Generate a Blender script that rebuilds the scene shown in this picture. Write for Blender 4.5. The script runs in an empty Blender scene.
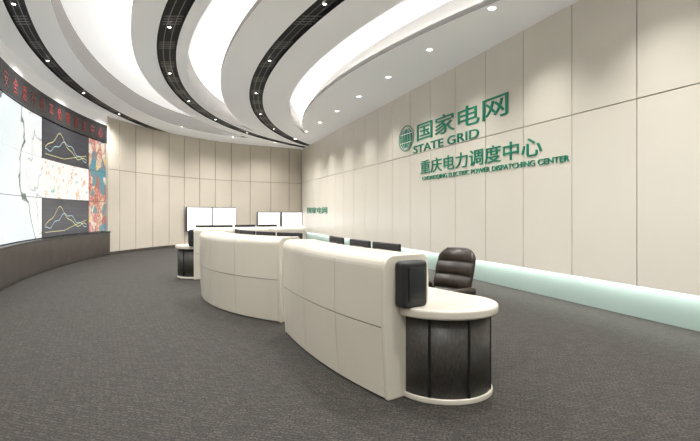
import bpy, bmesh, math, random
from mathutils import Vector, Matrix
random.seed(3)
scn=bpy.context.scene
scn.view_settings.view_transform='Standard'
F=500.0; HC=1.5; CEIL=4.83; UP=5.35
# ---------------------------------------------------------------- materials
def mat(name,col,rough=.6,metal=0,emit=None,es=0,spec=.5,noise=None,bump=0,bscale=200):
    m=bpy.data.materials.new(name); m.use_nodes=True
    nt=m.node_tree; b=nt.nodes['Principled BSDF']
    b.inputs['Base Color'].default_value=(*col,1)
    b.inputs['Roughness'].default_value=rough
    b.inputs['Metallic'].default_value=metal
    b.inputs['Specular IOR Level'].default_value=spec
    if emit:
        b.inputs['Emission Color'].default_value=(*emit,1); b.inputs['Emission Strength'].default_value=es
    if noise or bump:
        tc=nt.nodes.new('ShaderNodeTexCoord'); n=nt.nodes.new('ShaderNodeTexNoise')
        n.inputs['Scale'].default_value=noise[0] if noise else bscale
        n.inputs['Detail'].default_value=4
        nt.links.new(tc.outputs['Object'],n.inputs['Vector'])
        if noise:
            r=nt.nodes.new('ShaderNodeValToRGB'); v=noise[1]
            r.color_ramp.elements[0].position=.3; r.color_ramp.elements[1].position=.7
            r.color_ramp.elements[0].color=(*[c*(1-v) for c in col],1)
            r.color_ramp.elements[1].color=(*[min(1,c*(1+v)) for c in col],1)
            nt.links.new(n.outputs['Fac'],r.inputs['Fac']); nt.links.new(r.outputs['Color'],b.inputs['Base Color'])
        if bump:
            bp=nt.nodes.new('ShaderNodeBump'); bp.inputs['Strength'].default_value=bump; bp.inputs['Distance'].default_value=.01
            nt.links.new(n.outputs['Fac'],bp.inputs['Height']); nt.links.new(bp.outputs['Normal'],b.inputs['Normal'])
    return m
M_ceil=mat('ceiling_paint_glow',(.90,.90,.89),.7,noise=(1.2,.012),emit=(1,1,1),es=.15)  # faint self-glow added to the paint to lift its brightness
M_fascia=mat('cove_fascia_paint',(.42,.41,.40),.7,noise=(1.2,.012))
M_coveglow=mat('cove_ceiling_glow',(.85,.85,.85),.6,emit=(1,.99,.97),es=.58)  # upper cove ceiling made to glow itself, brightness put into the material
M_strip=mat('cove_led_strip',(1,1,1),.5,emit=(1,.97,.92),es=19)
M_slot=mat('slot_black',(.010,.010,.011),.6,noise=(5,.1))
M_rail=mat('slot_rail_metal',(.28,.28,.28),.4,.8,noise=(5,.05))
M_cream=mat('cream_wall_panel',(.83,.79,.705),.28,noise=(.8,.02))
M_seam=mat('wall_seam_backing',(.30,.25,.18),.7,noise=(3,.1))
M_back=mat('beige_back_panel',(.68,.62,.53),.5,noise=(.9,.04))
M_teal=mat('frosted_teal_base',(.35,.44,.40),.35,noise=(1,.03))
M_led=mat('base_led',(1,1,1),.5,emit=(.98,1,.97),es=17)
M_green=mat('sign_green',(.0,.27,.16),.35,noise=(4,.1))
M_wood=mat('dark_wood_dado',(.075,.062,.055),.3,noise=(3,.25))
M_black=mat('gloss_black',(.012,.012,.014),.25,noise=(8,.15))
M_blackm=mat('matt_black_plastic',(.02,.02,.022),.5,noise=(8,.15))
M_desk=mat('desk_laminate',(.72,.68,.595),.25,noise=(2,.015))
M_deskseam=mat('desk_seam',(.16,.145,.12),.6,noise=(4,.1))
M_leather=mat('chair_leather',(.035,.025,.019),.35,noise=(14,.3),bump=.3,bscale=60)
M_chrome=mat('chair_metal',(.35,.35,.36),.25,.9,noise=(6,.05))
M_white=mat('display_white',(.9,.9,.9),.4,emit=(1,1,1),es=.95)
M_lamp=mat('downlight_lens',(1,1,1),.4,emit=(1,.95,.85),es=8)
M_red=mat('led_red',(.2,.01,.01),.5,emit=(.6,.03,.02),es=.10)
M_frame=mat('bezel_grey',(.05,.05,.055),.4,noise=(8,.1))
def ribbed():
    m=mat('charcoal_pedestal',(.03,.028,.026),.42); nt=m.node_tree; b=nt.nodes['Principled BSDF']
    tc=nt.nodes.new('ShaderNodeTexCoord'); mp=nt.nodes.new('ShaderNodeMapping'); mp.inputs['Scale'].default_value=(16,16,6)
    n=nt.nodes.new('ShaderNodeTexNoise'); n.inputs['Scale'].default_value=4; n.inputs['Detail'].default_value=5
    r=nt.nodes.new('ShaderNodeValToRGB'); r.color_ramp.elements[0].color=(.040,.037,.033,1); r.color_ramp.elements[1].color=(.075,.069,.062,1)
    r.color_ramp.elements[0].position=.35; r.color_ramp.elements[1].position=.7
    nt.links.new(tc.outputs['Object'],mp.inputs[0]); nt.links.new(mp.outputs[0],n.inputs['Vector'])
    nt.links.new(n.outputs['Fac'],r.inputs['Fac']); nt.links.new(r.outputs['Color'],b.inputs['Base Color']); return m
M_ped=ribbed()
def carpet():
    m=mat('carpet',(.09,.085,.08),.75,spec=.3); nt=m.node_tree; b=nt.nodes['Principled BSDF']
    tc=nt.nodes.new('ShaderNodeTexCoord')
    mp=nt.nodes.new('ShaderNodeMapping'); mp.inputs['Rotation'].default_value=(0,0,.32)
    nt.links.new(tc.outputs['Object'],mp.inputs[0])
    br=nt.nodes.new('ShaderNodeTexBrick'); br.inputs['Scale'].default_value=7
    br.inputs['Color1'].default_value=(.064,.058,.051,1); br.inputs['Color2'].default_value=(.036,.033,.030,1)
    br.inputs['Mortar'].default_value=(.028,.026,.023,1); br.inputs['Mortar Size'].default_value=.03
    nt.links.new(mp.outputs[0],br.inputs['Vector'])
    n=nt.nodes.new('ShaderNodeTexNoise'); n.inputs['Scale'].default_value=60; n.inputs['Detail'].default_value=3
    nt.links.new(tc.outputs['Object'],n.inputs['Vector'])
    mx=nt.nodes.new('ShaderNodeMix'); mx.data_type='RGBA'; mx.blend_type='MULTIPLY'; mx.inputs[0].default_value=.9
    r=nt.nodes.new('ShaderNodeValToRGB'); r.color_ramp.elements[0].position=.38; r.color_ramp.elements[1].position=.62
    r.color_ramp.elements[0].color=(.4,.4,.4,1); r.color_ramp.elements[1].color=(1.55,1.55,1.55,1)
    nt.links.new(n.outputs['Fac'],r.inputs['Fac'])
    nt.links.new(br.outputs['Color'],mx.inputs[6]); nt.links.new(r.outputs['Color'],mx.inputs[7])
    nt.links.new(mx.outputs[2],b.inputs['Base Color'])
    bp=nt.nodes.new('ShaderNodeBump'); bp.inputs['Strength'].default_value=.25; bp.inputs['Distance'].default_value=.006
    nt.links.new(n.outputs['Fac'],bp.inputs['Height']); nt.links.new(bp.outputs['Normal'],b.inputs['Normal'])
    return m
M_floor=carpet()
def screen_mat(name,kind,seed=0.):
    m=mat(name,(.02,.02,.02),.3); nt=m.node_tree; b=nt.nodes['Principled BSDF']
    tc=nt.nodes.new('ShaderNodeTexCoord'); mp=nt.nodes.new('ShaderNodeMapping'); mp.inputs['Location'].default_value=(seed,seed*1.7,seed)
    nt.links.new(tc.outputs['Object'],mp.inputs[0])
    n=nt.nodes.new('ShaderNodeTexNoise'); nt.links.new(mp.outputs[0],n.inputs['Vector'])
    src=n.outputs['Fac']
    r=nt.nodes.new('ShaderNodeValToRGB'); cr=r.color_ramp
    W=(.88,.9,.9,1)
    if kind=='map':
        n.inputs['Scale'].default_value=.42; n.inputs['Detail'].default_value=5; n.inputs['Roughness'].default_value=.45
        els=[(0,(.70,.80,.84,1)),(.42,(.80,.87,.88,1)),(.485,W),(.492,(.12,.16,.15,1)),(.502,(.12,.16,.15,1)),(.508,W),(.60,W),(.606,(.3,.38,.36,1)),(.612,(.93,.94,.9,1))]
    elif kind=='chart':
        n.inputs['Scale'].default_value=3.4; n.inputs['Detail'].default_value=5; n.inputs['Roughness'].default_value=.7
        els=[(0,(.05,.45,.25,1)),(.34,(.2,.55,.4,1)),(.39,(.9,.9,.88,1)),(.58,(.9,.9,.86,1)),(.60,(.75,.12,.08,1)),(.63,(.85,.6,.12,1)),(.66,(.9,.88,.8,1))]
    elif kind=='mosaic':
        v=nt.nodes.new('ShaderNodeTexVoronoi'); v.inputs['Scale'].default_value=3.2; nt.links.new(mp.outputs[0],v.inputs['Vector'])
        n.inputs['Scale'].default_value=9
        sp=nt.nodes.new('ShaderNodeSeparateColor'); nt.links.new(v.outputs['Color'],sp.inputs[0])
        mm=nt.nodes.new('ShaderNodeMath'); mm.operation='MULTIPLY_ADD'; nt.links.new(n.outputs['Fac'],mm.inputs[0]); mm.inputs[1].default_value=.5
        nt.links.new(sp.outputs[0],mm.inputs[2]); m2=nt.nodes.new('ShaderNodeMath'); m2.operation='MULTIPLY'; m2.inputs[1].default_value=.67
        nt.links.new(mm.outputs[0],m2.inputs[0]); src=m2.outputs[0]
        els=[(0,(.05,.15,.25,1)),(.25,(.08,.3,.35,1)),(.38,(.45,.07,.04,1)),(.5,(.75,.6,.42,1)),(.6,(.5,.06,.05,1)),(.7,(.8,.75,.65,1)),(.85,(.75,.5,.1,1))]
    else:
        n.inputs['Scale'].default_value=2; els=[(0,(.005,.006,.015,1)),(1,(.03,.035,.06,1))]
    nt.links.new(src,r.inputs['Fac'])
    cr.elements[0].position=els[0][0]; cr.elements[0].color=els[0][1]
    cr.elements[1].position=els[-1][0]; cr.elements[1].color=els[-1][1]
    for p,c in els[1:-1]:
        e=cr.elements.new(p); e.color=c
    nt.links.new(r.outputs['Color'],b.inputs['Emission Color']); b.inputs['Emission Strength'].default_value=1.0
    return m
M_wave1=mat('trace_yellow',(0,0,0),emit=(.9,.85,.4),es=1)
M_wave2=mat('trace_cyan',(0,0,0),emit=(.6,.85,.9),es=1)
M_grid=mat('trace_grid',(0,0,0),emit=(.25,.3,.35),es=.6)

# ---------------------------------------------------------------- helpers
def empty(name,loc=(0,0,0),rz=0):
    o=bpy.data.objects.new(name,None); scn.collection.objects.link(o); o.location=loc; o.rotation_euler=(0,0,rz); o.empty_display_size=.1; return o
def obj(name,verts,faces,m,parent=None,smooth=False,mats=None,midx=None):
    me=bpy.data.meshes.new(name); me.from_pydata([tuple(v) for v in verts],[],faces); 
    if mats:
        for q in mats: me.materials.append(q)
        for p,i in zip(me.polygons,midx): p.material_index=i
    else: me.materials.append(m)
    me.update()
    bm=bmesh.new(); bm.from_mesh(me); bmesh.ops.recalc_face_normals(bm,faces=bm.faces); bm.to_mesh(me); bm.free()
    if smooth:
        for p in me.polygons: p.use_smooth=True
    o=bpy.data.objects.new(name,me); scn.collection.objects.link(o)
    if parent: o.parent=parent
    return o
def bevel(o,w,seg=3,smooth=True):
    b=o.modifiers.new('bev','BEVEL'); b.width=w; b.segments=seg; b.limit_method='ANGLE'; b.angle_limit=math.radians(40)
    if smooth:
        for p in o.data.polygons: p.use_smooth=True
        w2=o.modifiers.new('wn','WEIGHTED_NORMAL')
    return o
def box(name,c,s,m,parent=None,rot=None,bev=0):
    hx,hy,hz=s[0]/2,s[1]/2,s[2]/2
    v=[Vector((x*hx,y*hy,z*hz)) for x in(-1,1) for y in(-1,1) for z in(-1,1)]
    o=obj(name,v,[(0,1,3,2),(4,6,7,5),(0,4,5,1),(2,3,7,6),(0,2,6,4),(1,5,7,3)],m,parent)
    o.location=c
    if rot: o.rotation_euler=rot
    if bev: bevel(o,bev)
    return o
def cyl(name,c,r,z0,z1,m,parent=None,seg=48,bev=0,r2=None):
    r2=r if r2 is None else r2
    v=[];f=[]
    for k in range(seg):
        a=2*math.pi*k/seg; v+= [(r*math.cos(a),r*math.sin(a),z0),(r2*math.cos(a),r2*math.sin(a),z1)]
    for k in range(seg):
        j=(k+1)%seg; f.append((2*k,2*j,2*j+1,2*k+1))
    f.append([2*k for k in range(seg)]); f.append([2*k+1 for k in range(seg)])
    o=obj(name,v,f,m,parent); o.location=(c[0],c[1],0)
    for p in o.data.polygons:
        if len(p.vertices)==4: p.use_smooth=True
    if bev: bevel(o,bev)
    return o
def sweep(name,pts,nrm,prof,m,parent=None,closed=True,smooth=False):
    v=[];f=[];n=len(prof)
    for p,q in zip(pts,nrm):
        for o_,z in prof: v.append((p[0]+q[0]*o_,p[1]+q[1]*o_,z))
    for i in range(len(pts)-1):
        for j in range(n if closed else n-1):
            k=(j+1)%n; f.append((i*n+j,i*n+k,(i+1)*n+k,(i+1)*n+j))
    if closed: f.append(list(range(n))); f.append([(len(pts)-1)*n+j for j in range(n)])
    return obj(name,v,f,m,parent,smooth)
def normals(pts,side):
    out=[]
    for i in range(len(pts)):
        a=pts[max(i-1,0)]; b=pts[min(i+1,len(pts)-1)]
        dx,dy=b[0]-a[0],b[1]-a[1]; l=math.hypot(dx,dy); out.append((side*dy/l,-side*dx/l))
    return out
# ---------------------------------------------------------------- plan curves
def arc(cx,cy,R):
    def f(Y):
        d=R*R-(Y-cy)**2
        return 1e3 if (d<=0) else cx-math.sqrt(d)
    return f
wallR=lambda Y:6.18-.33*Y
LW=-6.05
vidw=arc(15.1,18.5,23.6)
def clampf(f): return lambda Y:max(LW-.3 if Y<8 else -12,min(f(Y),wallR(Y)))
cA=lambda o:clampf(arc(15.1,18.5,23.0-o)); cB=lambda o:clampf(arc(12.8,16.5,17.7-o)); cC=lambda o:clampf(arc(18.5,18.5,21.6-o))
o1L=clampf(arc(14.85,17.5,21.8)); o1R=cB(-.65); o2L=cB(.42); o2R=cC(-.95); o3L=cC(1.0); o3R=clampf(arc(20.5,21,22.4))
def taper(L,R,y0,y1,side):
    def t(Y):
        if Y<=y0: return 1
        if Y>=y1: return 0
        return math.sqrt(max(0,1-((Y-y0)/(y1-y0))**2))
    if side=='R': return (lambda Y:R(Y)-max(0,R(Y)-L(Y))*t(Y)),R
    return L,(lambda Y:L(Y)+max(0,R(Y)-L(Y))*t(Y))
o1L,o1R=taper(o1L,o1R,16,22.3,'R')
o2L,o2R=taper(o2L,o2R,17,23.6,'L')
o3L,o3R=taper(o3L,o3R,18,24.2,'L')
Ys=[-4+i*.25 for i in range(int(31.2/.25)+1)]
SW=.19
slots=[(cA(-SW*.8),cA(SW*.8)),(cB(-SW),cB(SW)),(cC(-SW),cC(SW))]
left=lambda Y:(LW-.05) if Y<8 else -9.4
bands=[(left,slots[0][0]),(slots[0][1],o1L),(o1R,slots[1][0]),(slots[1][1],o2L),(o2R,slots[2][0]),(slots[2][1],o3L),(o3R,lambda Y:wallR(Y)+.05)]
V=[];Fc=[];MI=[]
def quadstrip(L,R,zl,zr,mi,ys=Ys,inv=False):
    for a,b in zip(ys[:-1],ys[1:]):
        xa,xb,ya,yb=L(a),L(b),R(a),R(b)
        if ya-xa<1e-4 and yb-xb<1e-4 and zl==zr: continue
        k=len(V); V.extend([(xa,a,zl),(ya,a,zr),(yb,b,zr),(xb,b,zl)]); Fc.append((k,k+1,k+2,k+3)); MI.append(mi)
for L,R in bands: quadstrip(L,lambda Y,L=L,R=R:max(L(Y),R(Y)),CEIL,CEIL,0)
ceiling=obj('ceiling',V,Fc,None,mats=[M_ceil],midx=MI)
for i,(L,R) in enumerate(slots):
    V=[];Fc=[];MI=[]
    quadstrip(L,R,CEIL+.06,CEIL+.06,0)
    quadstrip(L,L,CEIL,CEIL+.06,0); quadstrip(R,R,CEIL,CEIL+.06,0)
    for fr in (.33,.67):
        a=lambda Y,fr=fr:L(Y)+(R(Y)-L(Y))*(fr-.02); b=lambda Y,fr=fr:L(Y)+(R(Y)-L(Y))*(fr+.02)
        quadstrip(a,b,CEIL+.01,CEIL+.01,1)
    y=2.0
    while y<25:
        if R(y)-L(y)>.1:
            for k in range(4):
                y0=y+.12*k
                quadstrip(lambda Y:L(Y)+.05,lambda Y:R(Y)-.05,CEIL+.005,CEIL+.005,1,ys=[y0,y0+.03])
        y+=1.3
    o=obj('ceiling_slot_%d'%(i+1),V,Fc,None,parent=ceiling,mats=[M_slot,M_rail],midx=MI)
for i,(L,R) in enumerate([(o1L,o1R),(o2L,o2R),(o3L,o3R)]):
    V=[];Fc=[];MI=[]
    ys=[y for y in Ys if R(y)-L(y)>1e-3]
    R2=lambda Y:R(Y)+.30
    quadstrip(L,R2,UP,UP,1,ys=ys)
    quadstrip(L,L,CEIL,UP,0,ys=ys)
    quadstrip(R,R,CEIL,CEIL+.10,0,ys=ys)
    quadstrip(R,R2,CEIL+.10,CEIL+.10,0,ys=ys)
    quadstrip(R2,R2,CEIL+.10,UP,0,ys=ys)
    quadstrip(lambda Y:R(Y)+.10,lambda Y:R(Y)+.16,CEIL+.13,CEIL+.13,2,ys=ys)
    obj('light_cove_%d'%(i+1),V,Fc,None,parent=ceiling,mats=[M_fascia,M_coveglow,M_strip],midx=MI)
obj('floor',[(-9.8,-4.2,0),(8,-4.2,0),(8,27.5,0),(-9.8,27.5,0)],[(0,1,2,3)],M_floor)
box('wall_rear',(0.8,-4.1,2.7),(14.5,.1,5.4),M_cream)
box('wall_left',(LW-.05,2.0,2.7),(.1,12.0,5.4),M_cream)
# ---------------------------------------------------------------- right wall
d=Vector((.33,-1,0)).normalized(); nr=Vector((-1,-.33,0)).normalized()
SL=math.sqrt(1+.33**2)
def WP(Y,z,off=0): return Vector((wallR(Y),Y,z))+nr*off
wr=obj('wall_right',[WP(-4.1,0,-.10),WP(26.6,0,-.10),WP(26.6,5.4,-.10),WP(-4.1,5.4,-.10)],[(0,1,2,3)],M_seam)
V=[];Fc=[]
def wpanel(Ya,Yb,z0,z1,o0,o1):
    k=len(V)
    for Y in(Ya,Yb):
        for z in(z0,z1):
            for o_ in(o0,o1): V.append(WP(Y,z,o_))
    Fc.extend([tuple(k+i for i in q) for q in [(0,1,3,2),(4,6,7,5),(0,4,5,1),(2,3,7,6),(0,2,6,4),(1,5,7,3)]])
y=6.84-1.147*9; g=.009
while y<26.5:
    y2=min(y+1.147,26.55); y1=y
    wpanel(y1+g,y2-g,.49,3.05-.008,-.035,0); wpanel(y1+g,y2-g,3.05+.008,4.82,-.035,0); y+=1.147
obj('cladding_panels',V,Fc,M_cream,parent=wr)
V=[];Fc=[];wpanel(-4,26.5,.50,4.82,-.09,-.036);obj('panel_backing',V,Fc,M_seam,parent=wr)
V=[];Fc=[];wpanel(-4,26.5,0,.60,-.30,-.26);obj('base_glass',V,Fc,M_teal,parent=wr)
wr.data.transform(Matrix.Translation(nr*-.22))
V=[];Fc=[];wpanel(-4,26.5,.505,.52,-.20,-.10);obj('base_led_strip',V,Fc,M_led,parent=wr)
# ---------------------------------------------------------------- sign
def text(body,Ya,Yb,zmid,h,parent,bold=.012,name='lettering'):
    c=bpy.data.curves.new(name,'FONT'); c.body=body; c.size=1; c.extrude=.008; c.offset=bold; c.align_x='LEFT'
    o=bpy.data.objects.new(name,c); scn.collection.objects.link(o); c.materials.append(M_green)
    bpy.context.view_layer.update()
    bb=[Vector(b) for b in o.bound_box]; x0=min(b.x for b in bb);x1=max(b.x for b in bb);y0=min(b.y for b in bb);y1=max(b.y for b in bb)
    L=(Ya-Yb)*SL; sx=L/max(x1-x0,.01); sy=h/max(y1-y0,.01)
    me=bpy.data.meshes.new_from_object(o.evaluated_get(bpy.context.evaluated_depsgraph_get()))
    bpy.data.objects.remove(o)
    P=WP(Ya,zmid)
    for v in me.vertices:
        q=P+d*((v.co.x-x0)*sx)+Vector((0,0,1))*((v.co.y-(y0+y1)/2)*sy)+nr*(.010+v.co.z)
        v.co=q
    o=bpy.data.objects.new(name,me); scn.collection.objects.link(o); o.parent=parent
    if not me.materials: me.materials.append(M_green)
    return o
sign=empty('company_wall_sign')
text('国家电网',13.3,9.55,3.60,.46,sign,.004,'title_cn')
text('STATE GRID',13.5,10.5,3.17,.20,sign,.010,'title_en')
text('重庆电力调度中心',13.1,8.65,2.66,.35,sign,.004,'subtitle_cn')
text('CHONGQING ELECTRIC POWER DISPATCHING CENTER',13.0,8.03,2.36,.12,sign,.004,'subtitle_en')
C=WP(13.95,3.55); V=[];Fc=[]
def wring(r0,r1,a0,a1,sx=1.,o=.03,n=48):
    for k in range(n):
        A0=a0+(a1-a0)*k/n;A1=a0+(a1-a0)*(k+1)/n; b=len(V)
        for (r,a) in((r0,A0),(r1,A0),(r1,A1),(r0,A1)):
            V.append(C+d*(r*math.cos(a)*sx)+Vector((0,0,r*math.sin(a)))+nr*o)
        Fc.append((b,b+1,b+2,b+3))
wring(.33,.36,0,2*math.pi,1.4,.012); wring(0,.29,0,2*math.pi,1.4,.012)
logo=obj('logo_disc',V,Fc,M_green,parent=sign)
V=[];Fc=[]
for s in(.3,.7): 
    wring(.27,.29,0,2*math.pi,1.4*s,.016)
for zz in(-.12,.12):
    b=len(V); w=1.4*math.sqrt(.29**2-zz**2)
    for sx,dz in((-1,-.010),(1,-.010),(1,.010),(-1,.010)): V.append(C+d*(w*sx)+Vector((0,0,zz+dz))+nr*.018)
    Fc.append((b,b+1,b+2,b+3))
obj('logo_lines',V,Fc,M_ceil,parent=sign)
s2=empty('small_wall_sign'); text('国家电网',25.2,21.7,1.58,.30,s2,.004,'title_cn')
# ---------------------------------------------------------------- back wall
def catmull(P,n=10):
    out=[]
    Q=[P[0]]+P+[P[-1]]
    for i in range(1,len(Q)-2):
        for k in range(n):
            t=k/n; p0,p1,p2,p3=Q[i-1],Q[i],Q[i+1],Q[i+2]
            out.append(tuple(.5*((2*p1[j])+(-p0[j]+p2[j])*t+(2*p0[j]-5*p1[j]+4*p2[j]-p3[j])*t*t+(-p0[j]+3*p1[j]-3*p2[j]+p3[j])*t**3) for j in range(2)))
    out.append(P[-1]); return out
bw=catmull([(-8.47,17.45),(-7.6,21.0),(-5.72,24.1),(-2.58,26.45)],12)
bn=normals(bw,1)
wb=sweep('wall_back',bw,bn,[(-.12,0),(-.12,5.4),(-.03,5.4),(-.03,0)],M_seam)
for i in range(0,len(bw)-1,3):
    p=[bw[i],bw[min(i+3,len(bw)-1)]]
    dx,dy=p[1][0]-p[0][0],p[1][1]-p[0][1]; l=math.hypot(dx,dy); u=(dx/l,dy/l); n_=(u[1],-u[0])
    p=[(p[0][0]+u[0]*.015,p[0][1]+u[1]*.015),(p[1][0]-u[0]*.015,p[1][1]-u[1]*.015)]
    for z0,z1 in((.1,3.0),(3.02,4.82)):
        sweep('back_panel',p,[n_,n_],[(-.03,z0),(-.03,z1),(.0,z1),(.0,z0)],M_back,parent=wb)
sweep('baseboard_back',bw,bn,[(-.03,0),(-.03,.1),(.012,.1),(.012,0)],M_wood,parent=wb)
def ray_back(px):
    s=(px-350)/F
    for (a,b) in zip(bw[:-1],bw[1:]):
        fa=a[0]-s*a[1]; fb=b[0]-s*b[1]
        if fa*fb<=0:
            t=fa/(fa-fb); return Vector((a[0]+(b[0]-a[0])*t,a[1]+(b[1]-a[1])*t,0))
def wall_display(px0,px1,z0,z1):
    a=ray_back(px0); b=ray_back(px1); u=(b-a); L=u.length; u.normalize(); n_=Vector((u.y,-u.x,0)); c=(a+b)/2+n_*.12
    e=empty('wall_display',(c.x,c.y,(z0+z1)/2),math.atan2(u.y,u.x))
    box('bezel',(0,0,0),(L-.02,.08,z1-z0),M_frame,e,bev=.01)
    box('screen',(0,-.045,0),(L-.08,.01,z1-z0-.06),M_white,e)
    box('bracket',(0,.09,0),(.4,.14,.3),M_blackm,e)
wall_display(184,209.5,.65,1.72); wall_display(210,234,.65,1.72)
wall_display(256,279,.6,1.5); wall_display(280,301,.6,1.5)
# ---------------------------------------------------------------- video wall
def solveY(px):
    lo,hi=7.5,19
    for _ in range(50):
        m=(lo+hi)/2
        if 350+F*vidw(m)/m<px: lo=m
        else: hi=m
    return m
Y0=7.9; Y42=solveY(42); Y89=solveY(89); Y1=17.45
YM=solveY(2)
def vpath(a,b,n): 
    ys=[a+(b-a)*k/n for k in range(n+1)]; p=[(vidw(y),y) for y in ys]; return p
def vn(p): return [((15.1-a)/math.hypot(15.1-a,18.5-b),(18.5-b)/math.hypot(15.1-a,18.5-b)) for a,b in p]
P=vpath(Y0,Y1,40)
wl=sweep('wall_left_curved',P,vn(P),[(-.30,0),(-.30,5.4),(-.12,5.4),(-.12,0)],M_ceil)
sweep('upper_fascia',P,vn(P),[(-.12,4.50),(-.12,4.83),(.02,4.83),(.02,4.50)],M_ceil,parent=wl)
sweep('dado',P,vn(P),[(-.12,0),(-.12,.78),(.10,.78),(.10,.06),(.07,.06),(.07,0)],M_wood,parent=wl)
sweep('dado_rail',P,vn(P),[(-.12,.785),(-.12,.83),(.13,.83),(.13,.785)],M_black,parent=wl)
sweep('cabinet_end',vpath(17.38,17.48,2),vn(vpath(17.38,17.48,2)),[(-.12,0),(-.12,4.83),(.06,4.83),(.06,0)],M_back,parent=wl)
vw=empty('video_wall')
sweep('housing',P,vn(P),[(-.11,.84),(-.11,3.88),(-.03,3.88),(-.03,.84)],M_black,parent=vw)
maps=[screen_mat('screen_map','map',3.1),screen_mat('screen_chart','chart',1.),screen_mat('screen_mosaic','mosaic',2.),screen_mat('screen_dark','dark',0.)]
rows=[.85+i*1.01 for i in range(4)]
cols=[(Y0+.1,YM,0),(YM,Y42,0),(Y42,Y89,1),(Y89,Y1-.1,2)]
def trace(Ya,Yb,z0,z1,fn,m,w=.012):
    v=[];f=[];n=60
    for k in range(n+1):
        t=k/n; Y=Ya+(Yb-Ya)*(.06+.88*t); z=z0+(z1-z0)*fn(t)
        n_=vn([(vidw(Y),Y)])[0]; x=vidw(Y)+n_[0]*.004; y=Y+n_[1]*.004
        v+= [(x,y,z-w),(x,y,z+w)]
    for k in range(n): f.append((2*k,2*k+2,2*k+3,2*k+1))
    obj('trace',v,f,m,parent=vw)
for ya,yb,k in cols:
    for r in range(3):
        p=vpath(ya+.02,yb-.02,10); z0,z1=rows[r]+.008,rows[r+1]-.008
        mm=maps[0] if k==0 else (maps[2] if k==2 else (maps[1] if r==1 else maps[3]))
        sweep('screen',p,vn(p),[(-.03,z0),(-.03,z1),(0,z1),(0,z0)],mm,parent=vw)
        if mm==maps[3]:
            for q in(.15,.35,.55,.75): trace(ya,yb,z0,z1,lambda t,q=q:q,M_grid,.004)
            trace(ya,yb,z0,z1,lambda t:.25+.5*math.exp(-((t-.35)/.22)**2)+.05*math.sin(22*t),M_wave1,.010)
            trace(ya,yb,z0,z1,lambda t:.2+.38*math.exp(-((t-.5)/.28)**2)+.04*math.sin(30*t+1),M_wave2,.009)
            trace(ya,yb,z0,z1,lambda t:.12+.5*max(0,t-.45),M_wave1,.007)
sweep('ticker_body',P,vn(P),[(-.11,3.90),(-.11,4.49),(.03,4.49),(.03,3.90)],M_black,parent=vw)
Yc=8.6; chars='电网安全运行频率负荷调度中心功率'
i=0
while Yc<17.2:
    c=bpy.data.curves.new('ticker_char','FONT'); c.body=chars[i%len(chars)]; c.size=.36; c.materials.append(M_red)
    o=bpy.data.objects.new('ticker_char',c); scn.collection.objects.link(o)
    n_=vn([(vidw(Yc),Yc)])[0]
    ang=math.atan2(n_[1],n_[0])+math.pi/2
    o.rotation_euler=(math.pi/2,0,ang); o.location=(vidw(Yc)+n_[0]*.036,Yc+n_[1]*.036,4.05); o.parent=vw
    Yc+=.62; i+=1
# ---------------------------------------------------------------- workstation
def bez(A,Cn,B,n=24):
    return [tuple((1-t)**2*A[j]+2*t*(1-t)*Cn[j]+t*t*B[j] for j in range(2)) for t in [k/n for k in range(n+1)]]
def monitor(parent,x,y,ang,w=.5,z=.74):
    e=bpy.data.objects.new('monitor',None); scn.collection.objects.link(e); e.parent=parent; e.location=(x,y,z); e.rotation_euler=(0,0,ang)
    box('panel',(0,0,.30),(w,.035,.31),M_blackm,e,bev=.012)
    box('shell',(0,-.03,.30),(w*.55,.04,.18),M_blackm,e,bev=.015)
    box('screen',(0,.019,.30),(w-.03,.004,.28),M_black,e)
    box('neck',(0,-.035,.12),(.06,.03,.24),M_blackm,e)
    box('foot',(0,-.02,.008),(.24,.18,.016),M_blackm,e,bev=.005)
def endpod(e,c,nrm_,tang,B):
    cyl('pod_plinth',c,.415,0,.045,M_desk,e,bev=.01)
    cyl('pod_body',c,.40,.045,.66,M_ped,e,seg=64)
    for k in range(8):
        a=2*math.pi*k/8+.35
        o=box('pod_seam',(c[0]+.4*math.cos(a),c[1]+.4*math.sin(a),.35),(.012,.02,.61),M_black,e,rot=(0,0,a))
    cyl('pod_top',c,.46,.665,.742,M_desk,e,seg=72,bev=.02)
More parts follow.
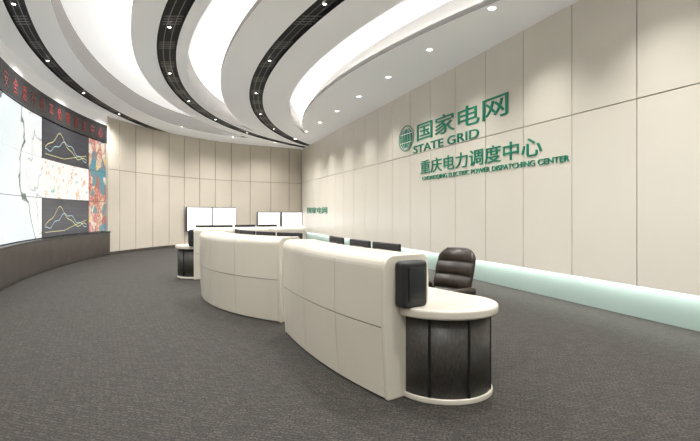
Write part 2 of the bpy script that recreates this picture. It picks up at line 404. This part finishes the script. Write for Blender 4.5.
def workstation(name,A,Cn,B,ends,splits=3,mons=(.3,.55,.8)):
    e=empty(name)
    p=bez(A,Cn,B,24); n=normals(p,-1)
    if n[0][0]*.8+n[0][1]*.5<0: n=[(-a,-b) for a,b in n]
    sweep('core',p,n,[(.07,.0),(.065,.05),(.03,.575),(.03,1.02),(.11,1.11),(.40,1.11),(.42,1.1),(.42,.0)],M_deskseam,e)
    m=24//splits
    for s in range(splits):
        q=p[s*m:(s+1)*m+1]; k=n[s*m:(s+1)*m+1]; q=list(q)
        def sh(a,b,dd):
            l=math.hypot(b[0]-a[0],b[1]-a[1]); return (a[0]+(b[0]-a[0])/l*dd,a[1]+(b[1]-a[1])/l*dd)
        q[0]=sh(q[0],q[1],.004); q[-1]=sh(q[-1],q[-2],.004)
        sweep('front_lower',q,k,[(.035,.015),(.004,.575),(.028,.575),(.058,.015)],M_desk,e,smooth=False)
        top=[(.003,.584)]+[(0,1.02)]+[(.10-.10*math.cos(a),1.05+.10*math.sin(a)) for a in [math.pi/2*t/6 for t in range(7)]]+[(.41,1.15),(.43,1.13),(.43,.75),(.41,.75),(.41,1.12),(.10,1.12),(.02,1.04),(.02,.584)]
        sweep('front_upper',q,k,top,M_desk,e,smooth=False)
    sweep('worktop',p,n,[(.42,.69),(.42,.738),(1.07,.738),(1.08,.715),(1.07,.69)],M_desk,e)
    sweep('modesty',p[2:-2],n[2:-2],[(.42,.0),(.42,.68),(.60,.68),(.60,.0)],M_ped,e)
    for which in (0,-1):
        B_=p[which]; nn=n[which]
        t_=(p[-1][0]-p[-2][0],p[-1][1]-p[-2][1]) if which==-1 else (p[0][0]-p[1][0],p[0][1]-p[1][1])
        l=math.hypot(*t_); t_=(t_[0]/l,t_[1]/l)
        out=[(.035,.0),(-.004,.58),(-.006,1.02)]+[(.10-.106*math.cos(a),1.05+.106*math.sin(a)) for a in [math.pi/2*k/6 for k in range(7)]]+[(.42,1.156),(.46,1.12),(.48,1.0),(.48,0)]
        v=[];nO=len(out)
        for dd in(-.004,.04):
            for o_,z in out: v.append((B_[0]+nn[0]*o_+t_[0]*dd,B_[1]+nn[1]*o_+t_[1]*dd,z))
        f=[list(range(nO)),[nO+i for i in range(nO)]]+[(i,(i+1)%nO,nO+(i+1)%nO,nO+i) for i in range(nO)]
        bevel(obj('end_panel',v,f,M_desk,e),.012,2)
        if which in ends:
            c=(B_[0]+nn[0]*.62+t_[0]*.06,B_[1]+nn[1]*.62+t_[1]*.06)
            endpod(e,c,nn,t_,B_)
            ang=math.atan2(nn[1],nn[0])
            o=box('end_tower',(B_[0]+nn[0]*.225+t_[0]*.10,B_[1]+nn[1]*.225+t_[1]*.10,.74+.185),(.26,.13,.37),M_blackm,e,rot=(0,0,ang),bev=.035)
            box('tower_face',(B_[0]+nn[0]*.225+t_[0]*.168,B_[1]+nn[1]*.225+t_[1]*.168,.74+.19),(.17,.012,.27),M_black,e,rot=(0,0,ang),bev=.004)
        else:
            cp=[(B_[0]+nn[0]*.44,B_[1]+nn[1]*.44),(B_[0]+nn[0]*1.06,B_[1]+nn[1]*1.06)]
            sweep('side_leg',cp,[t_,t_],[(-.04,0),(-.04,.685),(.0,.685),(.0,0)],M_desk,e)
    for t in mons:
        i=int(t*24); a=math.atan2(n[i][1],n[i][0])-math.pi/2
        monitor(e,p[i][0]+n[i][0]*.62,p[i][1]+n[i][1]*.62,a)
    return e
workstation('control_desk',(-.83,6.2),(-.36,4.82),(.25,3.97),(-1,),mons=(.12,.4,.66))
workstation('control_desk',(-2.66,8.85),(-2.15,7.45),(-.98,6.75),(),mons=(.15,.4,.65,.9))
workstation('control_desk',(-3.40,11.0),(-2.2,11.2),(-1.1,12.2),(0,),mons=(.1,.25,.5,.75))
# ---------------------------------------------------------------- chair
def cushion(name,c,s,parent,rot=(0,0,0),m=M_leather):
    o=box(name,c,s,m,parent,rot=rot)
    su=o.modifiers.new('b','BEVEL'); su.width=min(s)*.42; su.segments=4
    for p in o.data.polygons: p.use_smooth=True
    return o
def tube(name,pts,r,m,parent):
    c=bpy.data.curves.new(name,'CURVE'); c.dimensions='3D'; sp=c.splines.new('BEZIER'); sp.bezier_points.add(len(pts)-1)
    for b,q in zip(sp.bezier_points,pts): b.co=q; b.handle_left_type=b.handle_right_type='AUTO'
    c.bevel_depth=r; c.bevel_resolution=4; c.use_fill_caps=True; c.materials.append(m)
    o=bpy.data.objects.new(name,c); scn.collection.objects.link(o); o.parent=parent; return o
def backrest(e):
    nu,nv=24,40; v=[];f=[]
    def pt(u,w,side):
        z=.52+.58*w
        half=.25+.03*math.sin(math.pi*w)-(.10*max(0,(w-.8)/.2)**2)-.02*(1-w)
        x=u*half
        edge=(1-abs(u)**4)*(1-abs(2*w-1)**10)
        y0=-.20-(z-.5)*.26+.09*u*u
        puff=.035*abs(math.sin(math.pi*w*4))**.6 if side>0 else .0
        th=(.045+puff) if side>0 else -.055
        return (x,y0+th*edge**.5,z)
    for side in(1,-1):
        for j in range(nv+1):
            for i in range(nu+1): v.append(pt(2*i/nu-1,j/nv,side))
    N=(nu+1)*(nv+1)
    for s in(0,1):
        for j in range(nv):
            for i in range(nu):
                a=s*N+j*(nu+1)+i; f.append((a,a+1,a+nu+2,a+nu+1))
    o=obj('backrest',v,f,M_leather,e,smooth=True)
    bm=bmesh.new(); bm.from_mesh(o.data); bmesh.ops.remove_doubles(bm,verts=bm.verts,dist=.0008); bmesh.ops.recalc_face_normals(bm,faces=bm.faces); bm.to_mesh(o.data); bm.free()
def chair(x,y,ang):
    e=empty('leather_office_chair',(x,y,0),ang)   # faces local +Y
    cushion('seat',(0,.04,.47),(.54,.52,.14),e)
    box('seat_pan',(0,.0,.39),(.46,.44,.03),M_blackm,e,bev=.01)
    backrest(e)
    for s in(-1,1):
        cushion('arm_pad',(s*.31,.02,.68),(.09,.36,.07),e)
        tube('arm_frame',[(s*.31,.17,.66),(s*.32,.20,.52),(s*.27,.10,.41),(s*.2,0,.39)],.02,M_blackm,e)
        tube('arm_rear',[(s*.31,-.13,.66),(s*.28,-.20,.63),(s*.24,-.22,.60)],.02,M_blackm,e)
    cyl('gas_lift',(0,0),.028,.10,.40,M_chrome,e,seg=24)
    for k in range(5):
        a=2*math.pi*k/5+.3
        tube('leg',[(0,0,.13),(.15*math.cos(a),.15*math.sin(a),.12),(.29*math.cos(a),.29*math.sin(a),.075)],.02,M_blackm,e)
        o=cyl('caster',(0,0),.028,-.02,.02,M_blackm,e,seg=20); o.rotation_euler=(math.pi/2,0,a); o.location=(.29*math.cos(a),.29*math.sin(a),.0285)
    return e
def face(dx,dy): return math.atan2(dy,dx)-math.pi/2
chair(.98,5.38,face(-.80,-.60))
# ---------------------------------------------------------------- downlights
dl=empty('recessed_downlights')
pos=[(wallR(8.16+2.08*k)-1.17,8.16+2.08*k) for k in range(-5,8)]
for (x,y) in pos:
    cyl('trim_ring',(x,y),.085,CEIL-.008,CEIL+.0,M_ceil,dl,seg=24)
    cyl('lens',(x,y),.06,CEIL-.012,CEIL-.006,M_lamp,dl,seg=24)
    L=bpy.data.lights.new('downlight','SPOT'); L.energy=255; L.spot_size=math.radians(115); L.spot_blend=.9; L.shadow_soft_size=.08; L.color=(1,.97,.91)
    o=bpy.data.objects.new('downlight_lamp',L); scn.collection.objects.link(o); o.location=(x,y,CEIL-.03); o.parent=dl
sp=[(slots[1][0](y)+SW,y) for y in(3,6,9,12,15,18,21)]+[(slots[0][0](y)+SW*.8,y) for y in(5,8,11,14,17)]+[(slots[2][0](y)+SW,y) for y in(5,8,11,14,17,20)]+[(-3,-1.5),(0,-1.5),(3,-1.5),(-3.5,1.5),(0,1)]+[(-6.6,19.6),(-5.2,22.2),(-3.6,23.9)]  # slot lamps, plus spots added for light behind camera and at back wall
for (x,y) in sp:
    cyl('slot_and_fill_lens',(x,y),.03,CEIL-.008,CEIL-.002,M_lamp,dl,seg=20)
    L=bpy.data.lights.new('slot_and_fill_light','SPOT'); L.energy=285; L.spot_size=math.radians(145); L.spot_blend=.9; L.shadow_soft_size=.1; L.color=(1,.985,.95)
    o=bpy.data.objects.new('slot_and_fill_lamp',L); scn.collection.objects.link(o); o.location=(x,y,CEIL-.03); o.parent=dl
w=bpy.data.worlds.new('w'); scn.world=w; w.use_nodes=True; w.node_tree.nodes['Background'].inputs[0].default_value=(.5,.5,.5,1); w.node_tree.nodes['Background'].inputs[1].default_value=.3
cam=bpy.data.cameras.new('camera'); co=bpy.data.objects.new('camera',cam); scn.collection.objects.link(co)
co.location=(0,0,HC); co.rotation_euler=(math.pi/2,0,0); cam.sensor_width=36; cam.lens=F/700*36; cam.shift_y=-8.5/700
scn.camera=co
